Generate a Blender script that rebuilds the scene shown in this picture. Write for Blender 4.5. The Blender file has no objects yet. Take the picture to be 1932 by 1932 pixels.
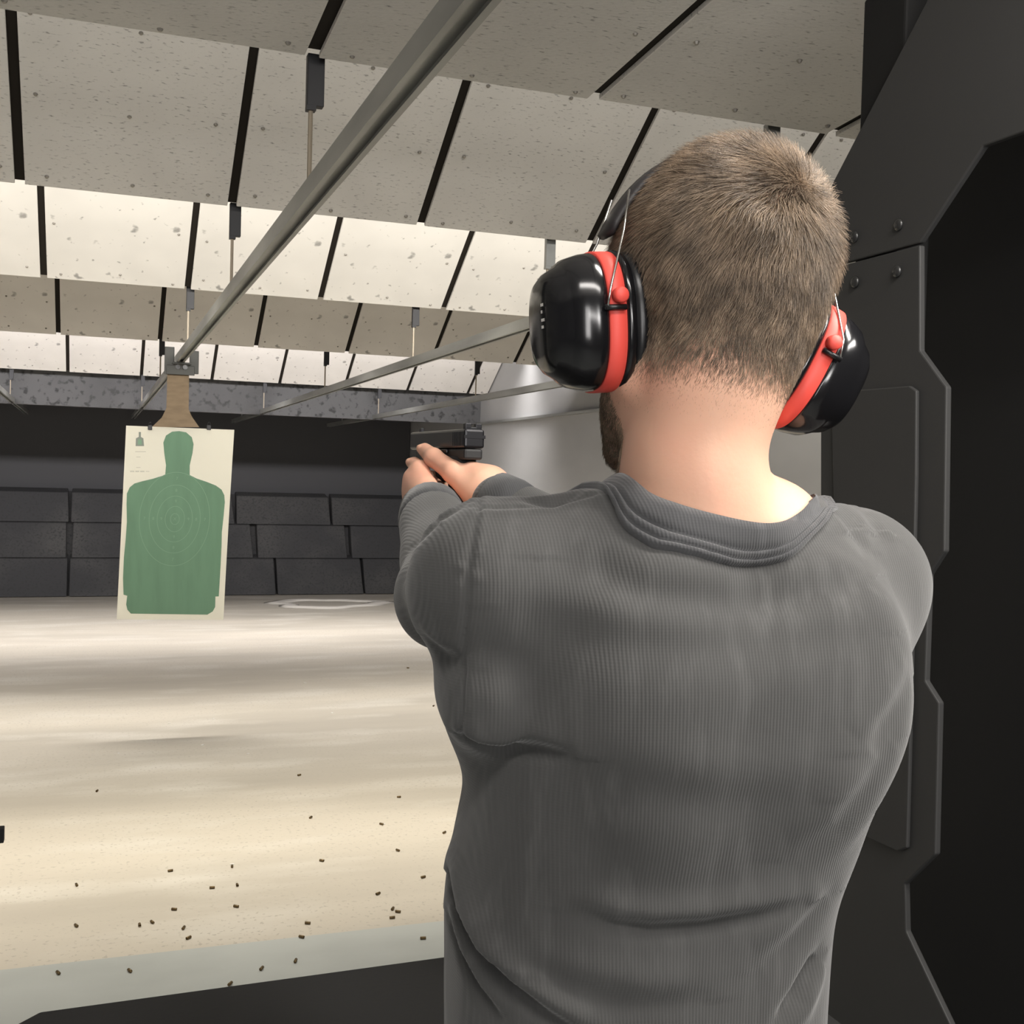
import bpy, bmesh, math, random
import numpy as np
from mathutils import Vector, Matrix
from mathutils.bvhtree import BVHTree

random.seed(7)
rng = np.random.default_rng(7)
scn = bpy.context.scene
COL = scn.collection

# ------------------------------------------------------------------ camera
FPX, YAW, PITCH, ROLL = 2166.75, .351038, -.0285808, .027454
CAM = np.array([0., 0., 1.55])
c_f = np.array([math.sin(YAW) * math.cos(PITCH), math.cos(YAW) * math.cos(PITCH), math.sin(PITCH)])
_r0 = np.array([math.cos(YAW), -math.sin(YAW), 0.])
_d0 = np.cross(c_f, _r0)
c_r = math.cos(ROLL) * _r0 - math.sin(ROLL) * _d0
c_d = math.sin(ROLL) * _r0 + math.cos(ROLL) * _d0
cam_data = bpy.data.cameras.new('camera')
cam_data.sensor_width = 36.0
cam_data.lens = 36.0 * FPX / 1932.0
cam_data.clip_start = .02
cam = bpy.data.objects.new('camera', cam_data)
COL.objects.link(cam)
M = Matrix.Identity(4)
for i in range(3):
    M[i][0] = c_r[i]; M[i][1] = -c_d[i]; M[i][2] = -c_f[i]; M[i][3] = CAM[i]
cam.matrix_world = M
scn.camera = cam


def ray(px, py):
    return c_f + c_r * ((px - 966) / FPX) + c_d * ((py - 966) / FPX)


def P(px, py, ax, v):
    """point where the sight line of a photo pixel meets the world plane X/Y/Z = v"""
    k = ray(px, py); i = 'XYZ'.index(ax)
    return CAM + k * ((v - CAM[i]) / k[i])


# ------------------------------------------------------------------ world, lights, exposure
scn.view_settings.view_transform = 'Standard'
scn.view_settings.look = 'None'
scn.view_settings.gamma = 1.0
scn.view_settings.use_curve_mapping = False
scn.view_settings.exposure = 0.0
world = bpy.data.worlds.new('world'); scn.world = world
world.use_nodes = True
world.node_tree.nodes['Background'].inputs[0].default_value = (.9, .95, 1, 1)
world.node_tree.nodes['Background'].inputs[1].default_value = .05


def area(name, loc, direction, sx, sy, power, col=(1, 1, 1), spread=180):
    l = bpy.data.lights.new(name, 'AREA'); l.shape = 'RECTANGLE'; l.size = sx; l.size_y = sy
    l.energy = power; l.color = col; l.spread = math.radians(spread)
    o = bpy.data.objects.new(name, l); COL.objects.link(o)
    o.location = loc
    o.rotation_euler = Vector(direction).to_track_quat('-Z', 'Y').to_euler()
    return o


# rows of lamps between the ceiling baffles, hidden above each lower edge: some light the floor, some wash the boards
LAMPS = [('floor_lamp_row_near', (.1, 4.75, 3.05), (0, .02, -1), 8.0, .14, 62, (1, .93, .80), 66),
         ('floor_lamp_row_mid', (.1, 7.45, 3.05), (0, 0, -1), 8.0, .14, 50, (1, .95, .88), 66),
         ('floor_lamp_row_far', (.1, 11.0, 3.05), (0, .08, -1), 8.0, .14, 112, (1, .96, .94), 92),
         ('board_lamp_row_near', (.1, 4.42, 2.72), (0, 1, -.22), 8.0, .12, 92, (1, .96, .90), 125),
         ('board_lamp_row_far', (.1, 9.4, 2.74), (0, 1, .02), 8.0, .12, 95, (1, .96, .97), 100),
         ('board_fill_row_first', (.1, 2.80, 2.74), (0, 1, .0), 8.0, .10, 14, (1, .96, .9), 120),  # fill row added to brighten the first sloping boards
         ('booth_lamp', (.25, -.25, 2.42), (.25, .75, -1), 1.2, .16, 13, (1, .95, .9), 170),
         ('booth_lamp_side', (.92, .40, 2.42), (-.35, .3, -1), .16, .9, 25, (1, .95, .88), 170),
         ('rear_fill_tall', (-.75, -2.6, 1.55), (.3, 1, .1), .6, 1.3, 24, (1, .97, .95), 170),  # added tall fill behind the camera: streak on left cup, light on shirt back
         ('cup_highlight_right', (.85, -2.6, 1.95), (-.05, 1, 0), .5, .5, 9, (1, .97, .95), 170),  # small light added behind for a highlight on the right ear cup
         ('rear_ceiling_fill', (.3, -2.3, 1.9), (.1, .75, 1), 1.6, .3, 30, (1, .97, .94), 170),  # added fill standing in for bounce onto the flat ceiling boards
         ('booth_lamp_right', (1.22, .30, 1.98), (-1, .55, -.35), .5, .1, 5, (1, .96, .92), 170),
         ('ceiling_fill_right', (2.0, .5, 2.25), (-.1, .5, 1), .9, .16, 8, (1, .96, .92), 175)]  # unseen fill added to lift the right end of the flat ceiling boards
for L in LAMPS: area(*L)

# ------------------------------------------------------------------ materials
def mat(name, col, rough=.6, metal=0., spec=.5, noise=None, bump=None, coat=0., sheen=0.):
    """noise = (scale xyz, detail, dark factor, low, high); bump = (scale xyz, strength, distance)"""
    m = bpy.data.materials.new(name); m.use_nodes = True
    nt = m.node_tree; b = nt.nodes['Principled BSDF']
    b.inputs['Base Color'].default_value = (*col, 1)
    b.inputs['Roughness'].default_value = rough
    b.inputs['Metallic'].default_value = metal
    b.inputs['Specular IOR Level'].default_value = spec
    b.inputs['Coat Weight'].default_value = coat
    b.inputs['Sheen Weight'].default_value = sheen
    tc = None
    def coords(sc):
        nonlocal tc
        if tc is None: tc = nt.nodes.new('ShaderNodeTexCoord')
        mp = nt.nodes.new('ShaderNodeMapping'); nt.links.new(tc.outputs['Object'], mp.inputs[0])
        mp.inputs['Scale'].default_value = sc
        return mp
    last = None
    for n in (noise or []):
        sc, det, fac, lo, hi = n[:5]
        dark = n[5] if len(n) > 5 else tuple(c * fac for c in col)
        t = nt.nodes.new('ShaderNodeTexNoise'); t.inputs['Scale'].default_value = 1; t.inputs['Detail'].default_value = det
        nt.links.new(coords(sc).outputs[0], t.inputs['Vector'])
        r = nt.nodes.new('ShaderNodeMapRange'); r.inputs[1].default_value = lo; r.inputs[2].default_value = hi
        nt.links.new(t.outputs[0], r.inputs[0])
        mx = nt.nodes.new('ShaderNodeMix'); mx.data_type = 'RGBA'
        nt.links.new(r.outputs[0], mx.inputs[0])
        if last is None: mx.inputs[6].default_value = (*col, 1)
        else: nt.links.new(last, mx.inputs[6])
        mx.inputs[7].default_value = (*dark, 1)
        last = mx.outputs[2]
    if last is not None: nt.links.new(last, b.inputs['Base Color'])
    if bump:
        t = nt.nodes.new('ShaderNodeTexNoise'); t.inputs['Scale'].default_value = 1; t.inputs['Detail'].default_value = 3
        nt.links.new(coords(bump[0]).outputs[0], t.inputs['Vector'])
        bp = nt.nodes.new('ShaderNodeBump'); bp.inputs['Strength'].default_value = bump[1]; bp.inputs['Distance'].default_value = bump[2]
        nt.links.new(t.outputs[0], bp.inputs['Height']); nt.links.new(bp.outputs[0], b.inputs['Normal'])
    return m


PANEL = (.655, .632, .595)
m_panel = mat('painted_board', PANEL, .85, spec=.2, noise=[
    ((1.6, 1.6, 1.6), 3, .86, .45, .75), ((45, 130, 130), 3, .42, .60, .72), ((9, 9, 9), 2, .55, .76, .78)],
    bump=((60, 160, 160), .25, .004))
m_panel_far = mat('spattered_board', (.68, .655, .61), .85, spec=.2, noise=[
    ((1.6, 1.6, 1.6), 3, .86, .45, .75), ((9, 9, 9), 3, .45, .66, .72), ((24, 24, 24), 2, .5, .68, .74)])
m_floor = mat('worn_concrete', (.62, .57, .49), .55, spec=.35, noise=[
    ((.25, 1.1, 1), 5, .72, .42, .72), ((1.2, 3.5, 1), 6, 1, .5, .8, (.70, .665, .60)), ((55, 55, 1), 2, .8, .60, .68)],
    bump=((30, 30, 30), .08, .004))
m_strip = mat('blue_grey_floor_paint', (.52, .545, .53), .5, spec=.4, noise=[((1.5, 2.5, 1), 5, .86, .45, .7)])
m_wall = mat('grey_wall_paint', (.45, .45, .45), .95, spec=.1, noise=[((.8, .8, 2), 3, .88, .4, .7)])
m_rubber = mat('ballistic_rubber', (.066, .066, .069), .8, spec=.25, noise=[((1.2, 1.2, 1.2), 5, 1, .45, .75, (.11, .108, .105)), ((40, 40, 40), 3, .85, .5, .7)])
m_throat = mat('dark_throat_board', (.10, .10, .105), .9, spec=.1)  # one even dark grey for the board behind the berm
m_cave = mat('trap_dark', (.012, .012, .013), .9, spec=.1)
m_header = mat('lead_spattered_steel', (.105, .105, .106), .75, noise=[((13, 13, 13), 6, .35, .54, .64), ((2, 2, 2), 2, .7, .45, .8)], bump=((20, 20, 20), .5, .02))
m_seam = mat('black_backing', (.016, .013, .010), .8, spec=.15)
m_screw = mat('zinc_screw', (.30, .28, .25), .45, .6)
m_galv = mat('galvanised_steel', (.40, .405, .39), .5, .55, noise=[((6, 1.2, 6), 4, .62, .42, .7)])
m_blackbar = mat('black_steel_bar', (.022, .022, .025), .55)
m_rod = mat('threaded_rod', (.42, .36, .28), .45, .6)
m_plate = mat('charcoal_powder_coat', (.036, .036, .036), .62, spec=.35, bump=((300, 300, 300), .08, .001))
m_black = mat('black_laminate', (.012, .012, .012), .75, spec=.2)
m_bench = mat('black_bench_rubber', (.024, .024, .024), .75, spec=.25, bump=((150, 150, 150), .1, .002))
m_bolt = mat('black_bolt', (.05, .05, .05), .25, .6, spec=.7)
m_card = mat('brown_cardboard', (.20, .145, .09), .85, noise=[((12, 2, 40), 3, .8, .4, .7)])
m_paper = mat('target_paper', (.88, .86, .76), .8, spec=.2)
m_green = mat('green_ink', (.125, .225, .145), .7, spec=.25, noise=[((18, 1, 3), 3, .88, .4, .7)])
m_ring = mat('pale_ring_ink', (.185, .30, .205), .7, spec=.2)
m_ink = mat('grey_ink', (.20, .22, .19), .8)
m_steel = mat('dark_steel', (.06, .06, .055), .55, .4)
m_brass = mat('tarnished_brass', (.17, .12, .06), .4, .8)
m_muff = mat('gloss_black_plastic', (.007, .007, .008), .16, spec=.55)
m_cushion = mat('black_vinyl_foam', (.010, .010, .011), .32, spec=.5)
m_red = mat('red_plastic', (.78, .085, .065), .5, spec=.45)
m_wire = mat('spring_steel_wire', (.62, .60, .57), .25, 1.)
m_band = mat('black_headband_leather', (.018, .016, .017), .55)
m_gun = mat('blued_gun_steel', (.022, .022, .025), .3, .5)
m_polymer = mat('black_polymer', (.014, .014, .015), .6)
m_skin = mat('skin', (.72, .43, .305), .5, spec=.35, noise=[((14, 14, 14), 2, 1, .4, .8, (.70, .36, .26))],
             bump=((260, 260, 260), .12, .001))
m_skin.node_tree.nodes['Principled BSDF'].inputs['Subsurface Weight'].default_value = .12
m_skin.node_tree.nodes['Principled BSDF'].inputs['Subsurface Radius'].default_value = (.012, .004, .002)
m_denim = mat('dark_denim', (.02, .026, .045), .85)
m_shoe = mat('black_shoe', (.02, .02, .02), .5)
m_eye = mat('eye_white', (.8, .78, .75), .2)
m_dust = mat('swept_pale_dust', (.70, .665, .61), .9)
m_iris = mat('brown_iris', (.05, .03, .02), .2)
m_lead = mat('grey_white_dust', (.74, .72, .68), .9)


def knit(name, col, pitch=.0026, strength=.22):
    m = mat(name, col, .95, spec=.12, sheen=.25, noise=[((14, 14, 6), 5, .78, .42, .70), ((60, 60, 14), 3, 1.18, .52, .75)])
    nt = m.node_tree; b = nt.nodes['Principled BSDF']
    tc = nt.nodes.new('ShaderNodeTexCoord')
    def wave(ax, p):
        w = nt.nodes.new('ShaderNodeTexWave'); w.wave_type = 'BANDS'; w.bands_direction = ax
        w.inputs['Scale'].default_value = 1 / p / 3.1831 / 1.0
        w.inputs['Distortion'].default_value = .35; w.inputs['Detail'].default_value = 1
        w.inputs['Detail Scale'].default_value = 2
        nt.links.new(tc.outputs['Object'], w.inputs['Vector'])
        return w
    w1, w2 = wave('X', pitch), wave('Z', pitch * .8)
    mul = nt.nodes.new('ShaderNodeMath'); mul.operation = 'MULTIPLY_ADD'; mul.inputs[1].default_value = .18
    nt.links.new(w2.outputs['Fac'], mul.inputs[0]); nt.links.new(w1.outputs['Fac'], mul.inputs[2])
    bp = nt.nodes.new('ShaderNodeBump'); bp.inputs['Strength'].default_value = strength; bp.inputs['Distance'].default_value = .0012
    nt.links.new(mul.outputs[0], bp.inputs['Height']); nt.links.new(bp.outputs[0], b.inputs['Normal'])
    return m


m_shirt = knit('charcoal_thermal_knit', (.064, .064, .063))
m_collar = knit('charcoal_rib_knit', (.058, .059, .062), .0024, .22)
m_sole = mat('rubber_sole', (.05, .05, .05), .8)


def hair_material():
    m = bpy.data.materials.new('brown_hair'); m.use_nodes = True
    nt = m.node_tree; b = nt.nodes['Principled BSDF']
    hi = nt.nodes.new('ShaderNodeHairInfo')
    cr = nt.nodes.new('ShaderNodeValToRGB')
    cr.color_ramp.elements[0].color = (.062, .041, .026, 1); cr.color_ramp.elements[1].color = (.36, .268, .185, 1)
    nt.links.new(hi.outputs['Random'], cr.inputs[0]); 
    tc = nt.nodes.new('ShaderNodeTexCoord'); nz = nt.nodes.new('ShaderNodeTexNoise'); nz.inputs['Scale'].default_value = 55; nz.inputs['Detail'].default_value = 2
    nt.links.new(tc.outputs['Object'], nz.inputs['Vector'])
    mr = nt.nodes.new('ShaderNodeMapRange'); mr.inputs[1].default_value = .35; mr.inputs[2].default_value = .7; mr.inputs[3].default_value = .6; mr.inputs[4].default_value = 1.35
    nt.links.new(nz.outputs[0], mr.inputs[0])
    mx = nt.nodes.new('ShaderNodeVectorMath'); mx.operation = 'SCALE'
    nt.links.new(cr.outputs[0], mx.inputs[0]); nt.links.new(mr.outputs[0], mx.inputs['Scale']); nt.links.new(mx.outputs[0], b.inputs['Base Color'])
    b.inputs['Roughness'].default_value = .42; b.inputs['Specular IOR Level'].default_value = .5
    return m


m_hair = hair_material()

# ------------------------------------------------------------------ object helpers
def tag(o, label=None, cat=None, group=None, kind=None):
    if label: o['label'] = label
    if cat: o['category'] = cat
    if group: o['group'] = group
    if kind: o['kind'] = kind
    return o


def link(name, me, m=None, parent=None, smooth=False):
    o = bpy.data.objects.new(name, me)
    if m is not None and hasattr(me, 'materials') and not len(me.materials): me.materials.append(m)
    COL.objects.link(o)
    if parent is not None: o.parent = parent
    if smooth and isinstance(me, bpy.types.Mesh):
        me.polygons.foreach_set('use_smooth', [True] * len(me.polygons))
    return o


def empty(name, loc=(0, 0, 0), rot=(0, 0, 0)):
    o = bpy.data.objects.new(name, None); COL.objects.link(o)
    o.location = loc; o.rotation_euler = rot; o.empty_display_size = .1
    return o


def bm_mesh(name, bm):
    bmesh.ops.recalc_face_normals(bm, faces=bm.faces)
    me = bpy.data.meshes.new(name); bm.to_mesh(me); bm.free()
    return me


def add_box(bm, lo, hi, bevel=0.):
    r = bmesh.ops.create_cube(bm, size=1)
    vs = r['verts']
    for v in vs:
        v.co = Vector([lo[i] + (v.co[i] + .5) * (hi[i] - lo[i]) for i in range(3)])
    if bevel > 0:
        es = list({e for v in vs for e in v.link_edges})
        bmesh.ops.bevel(bm, geom=es, offset=bevel, segments=2, affect='EDGES', profile=.5)
    return vs


def box(name, lo, hi, m, parent=None, bevel=0.):
    bm = bmesh.new(); add_box(bm, lo, hi, bevel)
    return link(name, bm_mesh(name, bm), m, parent)


def add_tube(bm, pts, rad, seg=8, caps=True):
    pts = [Vector(p) for p in pts]
    rads = rad if isinstance(rad, (list, tuple)) else [rad] * len(pts)
    rings = []; prev = None
    for i, p in enumerate(pts):
        t = (pts[min(i + 1, len(pts) - 1)] - pts[max(i - 1, 0)]).normalized()
        if prev is None:
            n = t.orthogonal().normalized()
        else:
            n = (prev - t * prev.dot(t)).normalized()
        prev = n; b = t.cross(n)
        rings.append([bm.verts.new(p + (n * math.cos(2 * math.pi * k / seg) + b * math.sin(2 * math.pi * k / seg)) * rads[i]) for k in range(seg)])
    for a, c in zip(rings, rings[1:]):
        for k in range(seg):
            bm.faces.new((a[k], a[(k + 1) % seg], c[(k + 1) % seg], c[k]))
    if caps:
        bm.faces.new(rings[0][::-1]); bm.faces.new(rings[-1])


def tube(name, pts, rad, m, parent=None, seg=8):
    bm = bmesh.new(); add_tube(bm, pts, rad, seg)
    return link(name, bm_mesh(name, bm), m, parent, True)


def add_rings(bm, rings, cap0=True, cap1=True):
    vr = [[bm.verts.new(p) for p in r] for r in rings]
    n = len(vr[0])
    for a, c in zip(vr, vr[1:]):
        for k in range(n):
            bm.faces.new((a[k], a[(k + 1) % n], c[(k + 1) % n], c[k]))
    if cap0: bm.faces.new(vr[0][::-1])
    if cap1: bm.faces.new(vr[-1])


def prism(name, poly, d, m, parent=None, bevel=0.):
    """poly: list of 3D points of a planar outline, extruded by vector d"""
    bm = bmesh.new()
    a = [bm.verts.new(Vector(p)) for p in poly]
    b = [bm.verts.new(Vector(p) + Vector(d)) for p in poly]
    n = len(a)
    bm.faces.new(a); bm.faces.new(b[::-1])
    for i in range(n): bm.faces.new((a[i], b[i], b[(i + 1) % n], a[(i + 1) % n]))
    if bevel > 0:
        bmesh.ops.recalc_face_normals(bm, faces=bm.faces)
        bmesh.ops.bevel(bm, geom=list(bm.edges), offset=bevel, segments=2, affect='EDGES', profile=.5)
    return link(name, bm_mesh(name, bm), m, parent)


def copy_obj(o, parent=None):
    c = o.copy(); COL.objects.link(c)
    if parent is not None: c.parent = parent
    return c


def copy_tree(o, parent=None):
    c = copy_obj(o, parent)
    for ch in list(o.children):
        if ch is not c: copy_tree(ch, c)
    return c


# ------------------------------------------------------------------ signed distance fields -> meshes
class Field:
    def __init__(s, lo, hi, h):
        s.lo = np.array(lo, float); s.h = h
        s.n = np.ceil((np.array(hi) - s.lo) / h).astype(int) + 1
        s.v = np.full(s.n, 1.0, np.float32)

    def sub(s, lo, hi):
        a = np.clip(np.floor((np.array(lo) - s.lo) / s.h).astype(int), 0, s.n)
        b = np.clip(np.ceil((np.array(hi) - s.lo) / s.h).astype(int) + 1, 0, s.n)
        sl = tuple(slice(a[i], b[i]) for i in range(3))
        ax = [(s.lo[i] + np.arange(a[i], b[i]) * s.h).astype(np.float32) for i in range(3)]
        return sl, np.meshgrid(*ax, indexing='ij', sparse=True)

    def merge(s, sl, d, k, op):
        if d.size == 0: return
        a = s.v[sl]
        if op == 'add':
            hh = np.maximum(k - np.abs(a - d), 0) / max(k, 1e-6)
            s.v[sl] = np.minimum(a, d) - hh * hh * k * .25
        else:
            d = -d
            hh = np.maximum(k - np.abs(a - d), 0) / max(k, 1e-6)
            s.v[sl] = np.maximum(a, d) + hh * hh * k * .25

    def cone(s, p0, p1, r0, r1, k=.01, op='add'):
        p0 = np.array(p0, float); p1 = np.array(p1, float)
        R = max(r0, r1) + k + 3 * s.h
        sl, (x, y, z) = s.sub(np.minimum(p0, p1) - R, np.maximum(p0, p1) + R)
        ba = p1 - p0; L = float(ba @ ba) or 1e-9
        t = ((x - p0[0]) * ba[0] + (y - p0[1]) * ba[1] + (z - p0[2]) * ba[2]) / L
        t = np.clip(t, 0, 1)
        d = np.sqrt((x - p0[0] - t * ba[0]) ** 2 + (y - p0[1] - t * ba[1]) ** 2 + (z - p0[2] - t * ba[2]) ** 2) - (r0 + (r1 - r0) * t)
        s.merge(sl, d.astype(np.float32), k, op)

    def chain(s, pts, rads, k=.008):
        for i in range(len(pts) - 1): s.cone(pts[i], pts[i + 1], rads[i], rads[i + 1], k)

    def ell(s, c, r, rot=None, k=.01, op='add'):
        c = np.array(c, float); r = np.array(r, float)
        R = r.max() + k + 3 * s.h
        sl, (x, y, z) = s.sub(c - R, c + R)
        X, Y, Z = x - c[0], y - c[1], z - c[2]
        if rot is not None:
            q = np.array(rot)
            X, Y, Z = [q[0, i] * X + q[1, i] * Y + q[2, i] * Z for i in range(3)]
        k0 = np.sqrt((X / r[0]) ** 2 + (Y / r[1]) ** 2 + (Z / r[2]) ** 2)
        k1 = np.sqrt((X / r[0] ** 2) ** 2 + (Y / r[1] ** 2) ** 2 + (Z / r[2] ** 2) ** 2) + 1e-9
        s.merge(sl, (k0 * (k0 - 1) / k1).astype(np.float32), k, op)

    def loft(s, levels, pw=2.4, k=.02, inset=0.):
        """levels: (z, cx, cy, half width, half depth) from low to high"""
        L = np.array(levels, float)
        lo = np.array([(L[:, 1] - L[:, 3]).min(), (L[:, 2] - L[:, 4]).min(), L[0, 0]]) - k - 3 * s.h
        hi = np.array([(L[:, 1] + L[:, 3]).max(), (L[:, 2] + L[:, 4]).max(), L[-1, 0]]) + k + 3 * s.h
        sl, (x, y, z) = s.sub(lo, hi)
        zz = z.ravel()
        # smooth interpolation of the levels
        f = [smooth_interp(zz, L[:, 0], L[:, i])[None, None, :] for i in range(1, 5)]
        a = f[2] - inset; b = f[3] - inset
        q = (np.abs((x - f[0]) / a) ** pw + np.abs((y - f[1]) / b) ** pw) ** (1 / pw)
        d = (q - 1) * np.minimum(a, b)
        dz = np.maximum(L[0, 0] - zz, zz - (L[-1, 0] - inset))[None, None, :]
        d = np.maximum(d, dz)
        s.merge(sl, d.astype(np.float32), k, 'add')

    def mesh(s):
        return surface_nets(s.v, s.lo, s.h)


def smooth_interp(x, xs, ys):
    x = np.clip(x, xs[0], xs[-1])
    i = np.clip(np.searchsorted(xs, x) - 1, 0, len(xs) - 2)
    m = np.gradient(ys, xs)
    h = xs[i + 1] - xs[i]; t = (x - xs[i]) / h
    return ((2 * t ** 3 - 3 * t ** 2 + 1) * ys[i] + (t ** 3 - 2 * t ** 2 + t) * h * m[i]
            + (-2 * t ** 3 + 3 * t ** 2) * ys[i + 1] + (t ** 3 - t ** 2) * h * m[i + 1])


def surface_nets(V, lo, h):
    S = V < 0
    n = np.array(V.shape)
    cnt = np.zeros(n - 1, np.uint8)
    offs = [(i, j, k) for i in (0, 1) for j in (0, 1) for k in (0, 1)]
    for o in offs:
        cnt += S[o[0]:n[0] - 1 + o[0], o[1]:n[1] - 1 + o[1], o[2]:n[2] - 1 + o[2]]
    mask = (cnt > 0) & (cnt < 8)
    ijk = np.argwhere(mask)
    idx = np.full(n - 1, -1, np.int32); idx[mask] = np.arange(len(ijk))
    acc = np.zeros((len(ijk), 3)); num = np.zeros(len(ijk))
    for a in offs:
        for ax in range(3):
            if a[ax]: continue
            b = list(a); b[ax] = 1
            va = V[ijk[:, 0] + a[0], ijk[:, 1] + a[1], ijk[:, 2] + a[2]].astype(float)
            vb = V[ijk[:, 0] + b[0], ijk[:, 1] + b[1], ijk[:, 2] + b[2]].astype(float)
            cr = (va < 0) != (vb < 0)
            t = np.where(cr, va / np.where(cr, va - vb, 1), 0)
            p = np.tile(np.array(a, float), (len(ijk), 1)); p[:, ax] += t
            acc[cr] += p[cr]; num[cr] += 1
    verts = lo + (ijk + acc / num[:, None]) * h
    faces = []
    for ax in range(3):
        u, w = (ax + 1) % 3, (ax + 2) % 3
        A = np.moveaxis(S, (ax, u, w), (0, 1, 2)); I = np.moveaxis(idx, (ax, u, w), (0, 1, 2))
        A0, A1 = A[:-1, 1:-1, 1:-1], A[1:, 1:-1, 1:-1]
        ch = np.argwhere(A0 != A1)
        inside0 = A0[ch[:, 0], ch[:, 1], ch[:, 2]]
        i, j, k = ch[:, 0], ch[:, 1], ch[:, 2]
        q = np.stack([I[i, j, k], I[i, j + 1, k], I[i, j + 1, k + 1], I[i, j, k + 1]], 1)
        q[~inside0] = q[~inside0][:, ::-1]
        faces.append(q)
    return verts, np.concatenate(faces)


def relax(v, f, n=3, lam=.5):
    e = np.concatenate([f[:, [0, 1]], f[:, [1, 2]], f[:, [2, 3]], f[:, [3, 0]]])
    e = np.concatenate([e, e[:, ::-1]])
    deg = np.bincount(e[:, 0], minlength=len(v)).astype(float)
    for _ in range(n):
        s = np.stack([np.bincount(e[:, 0], v[e[:, 1], i], len(v)) for i in range(3)], 1) / deg[:, None]
        v = v + lam * (s - v)
    return v


def vnormals(v, f):
    a = np.cross(v[f[:, 2]] - v[f[:, 0]], v[f[:, 3]] - v[f[:, 1]])
    nn = np.zeros_like(v)
    for i in range(4):
        for j in range(3): nn[:, j] += np.bincount(f[:, i], a[:, j], len(v))
    return nn / (np.linalg.norm(nn, axis=1)[:, None] + 1e-12)


def np_mesh(name, v, f):
    me = bpy.data.meshes.new(name)
    me.vertices.add(len(v)); me.vertices.foreach_set('co', v.astype(np.float32).ravel())
    me.loops.add(f.size); me.loops.foreach_set('vertex_index', f.astype(np.int32).ravel())
    me.polygons.add(len(f)); me.polygons.foreach_set('loop_start', np.arange(0, f.size, 4, dtype=np.int32))
    me.polygons.foreach_set('loop_total', np.full(len(f), 4, np.int32))
    me.polygons.foreach_set('use_smooth', np.ones(len(f), bool))
    me.update(calc_edges=True); me.validate()
    return me

# ================================================================== the setting
XL, XR = -4.0, 4.20
def structure(o): o['kind'] = 'structure'; return o
structure(box('floor', (XL, 3.80, -.1), (XR, 19.2, 0), m_floor))
structure(box('trim_1', (XL, -3.0, -.1), (XR, 3.80, 0), m_strip))
structure(box('wall_left', (XL - .15, -3, -.1), (XL, 19.2, 3.6), m_wall))
structure(box('wall_right', (XR, -3, -.1), (XR + .15, 19.2, 3.6), m_wall))
structure(box('wall_rear', (XL, -3.15, -.1), (XR, -3, 3.6), m_wall))
structure(box('wall_far', (XL, 17.6, -.1), (XR, 17.8, 3.6), m_cave))
structure(box('ceiling', (XL, -3, 3.5), (XR, 19.2, 3.6), m_cave))

# ---- bullet trap: spattered header, dark throat, sloping rubber berm of blocks
hd = structure(box('trim_2', (XL, 12.62, 2.172), (XR, 12.70, 2.66), m_header))
structure(box('trim_3', (XR - .05, 5.0, 2.165), (XR, 12.6, 2.19), m_galv))
berm = empty('rubber_berm', (.45, 14.9, 0))
tag(berm, 'dark sloping rubber backstop of big blocks across the far end of the range', 'backstop')
y0, y1, zt = 14.62, 15.35, 1.24
rows = [(0, .36), (.36, .70), (.70, 1.0)]
seams = {0: (-3.98, -2.2, -.25, 2.22, 3.35, 4.18), 1: (-3.98, -2.2, -.25, 1.98, 3.2, 4.18), 2: (-3.98, -1.9, -.25, 1.75, 3.0, 4.18)}
for ri, (a, b) in enumerate(rows):
    sx = seams[ri]
    for xa, xb in zip(sx, sx[1:]):
        g = .012 if ri != 1 else .03
        ja, jb = random.uniform(0, .012), random.uniform(0, .012)
        def q(t, off): return (y0 + (y1 - y0) * t + off, zt * t)
        A = q(a + .004, ja); B = q(b - .004, jb)
        poly = [(xa + g, A[0], A[1]), (xb - g, A[0], A[1]), (xb - g - random.uniform(0, .03), B[0], B[1]), (xa + g + random.uniform(0, .03), B[0], B[1])]
        o = prism('rubber_block', poly, (0, .20, .05), m_rubber, berm, .012)
        o.location = Vector((0, 0, 0)) - Vector(berm.location)
o = prism('backing_slab', [(XL + .01, y0 + .16, 0), (XR - .01, y0 + .16, 0), (XR - .01, y1 + .16, zt), (XL + .01, y1 + .16, zt)], (0, .12, 0), m_rubber, berm)
o.location = -Vector(berm.location)
o = box('throat_board', (XL + .01, 15.7, 1.2), (XR - .01, 15.75, 3.3), m_throat, berm); o.location = -Vector(berm.location)

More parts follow.
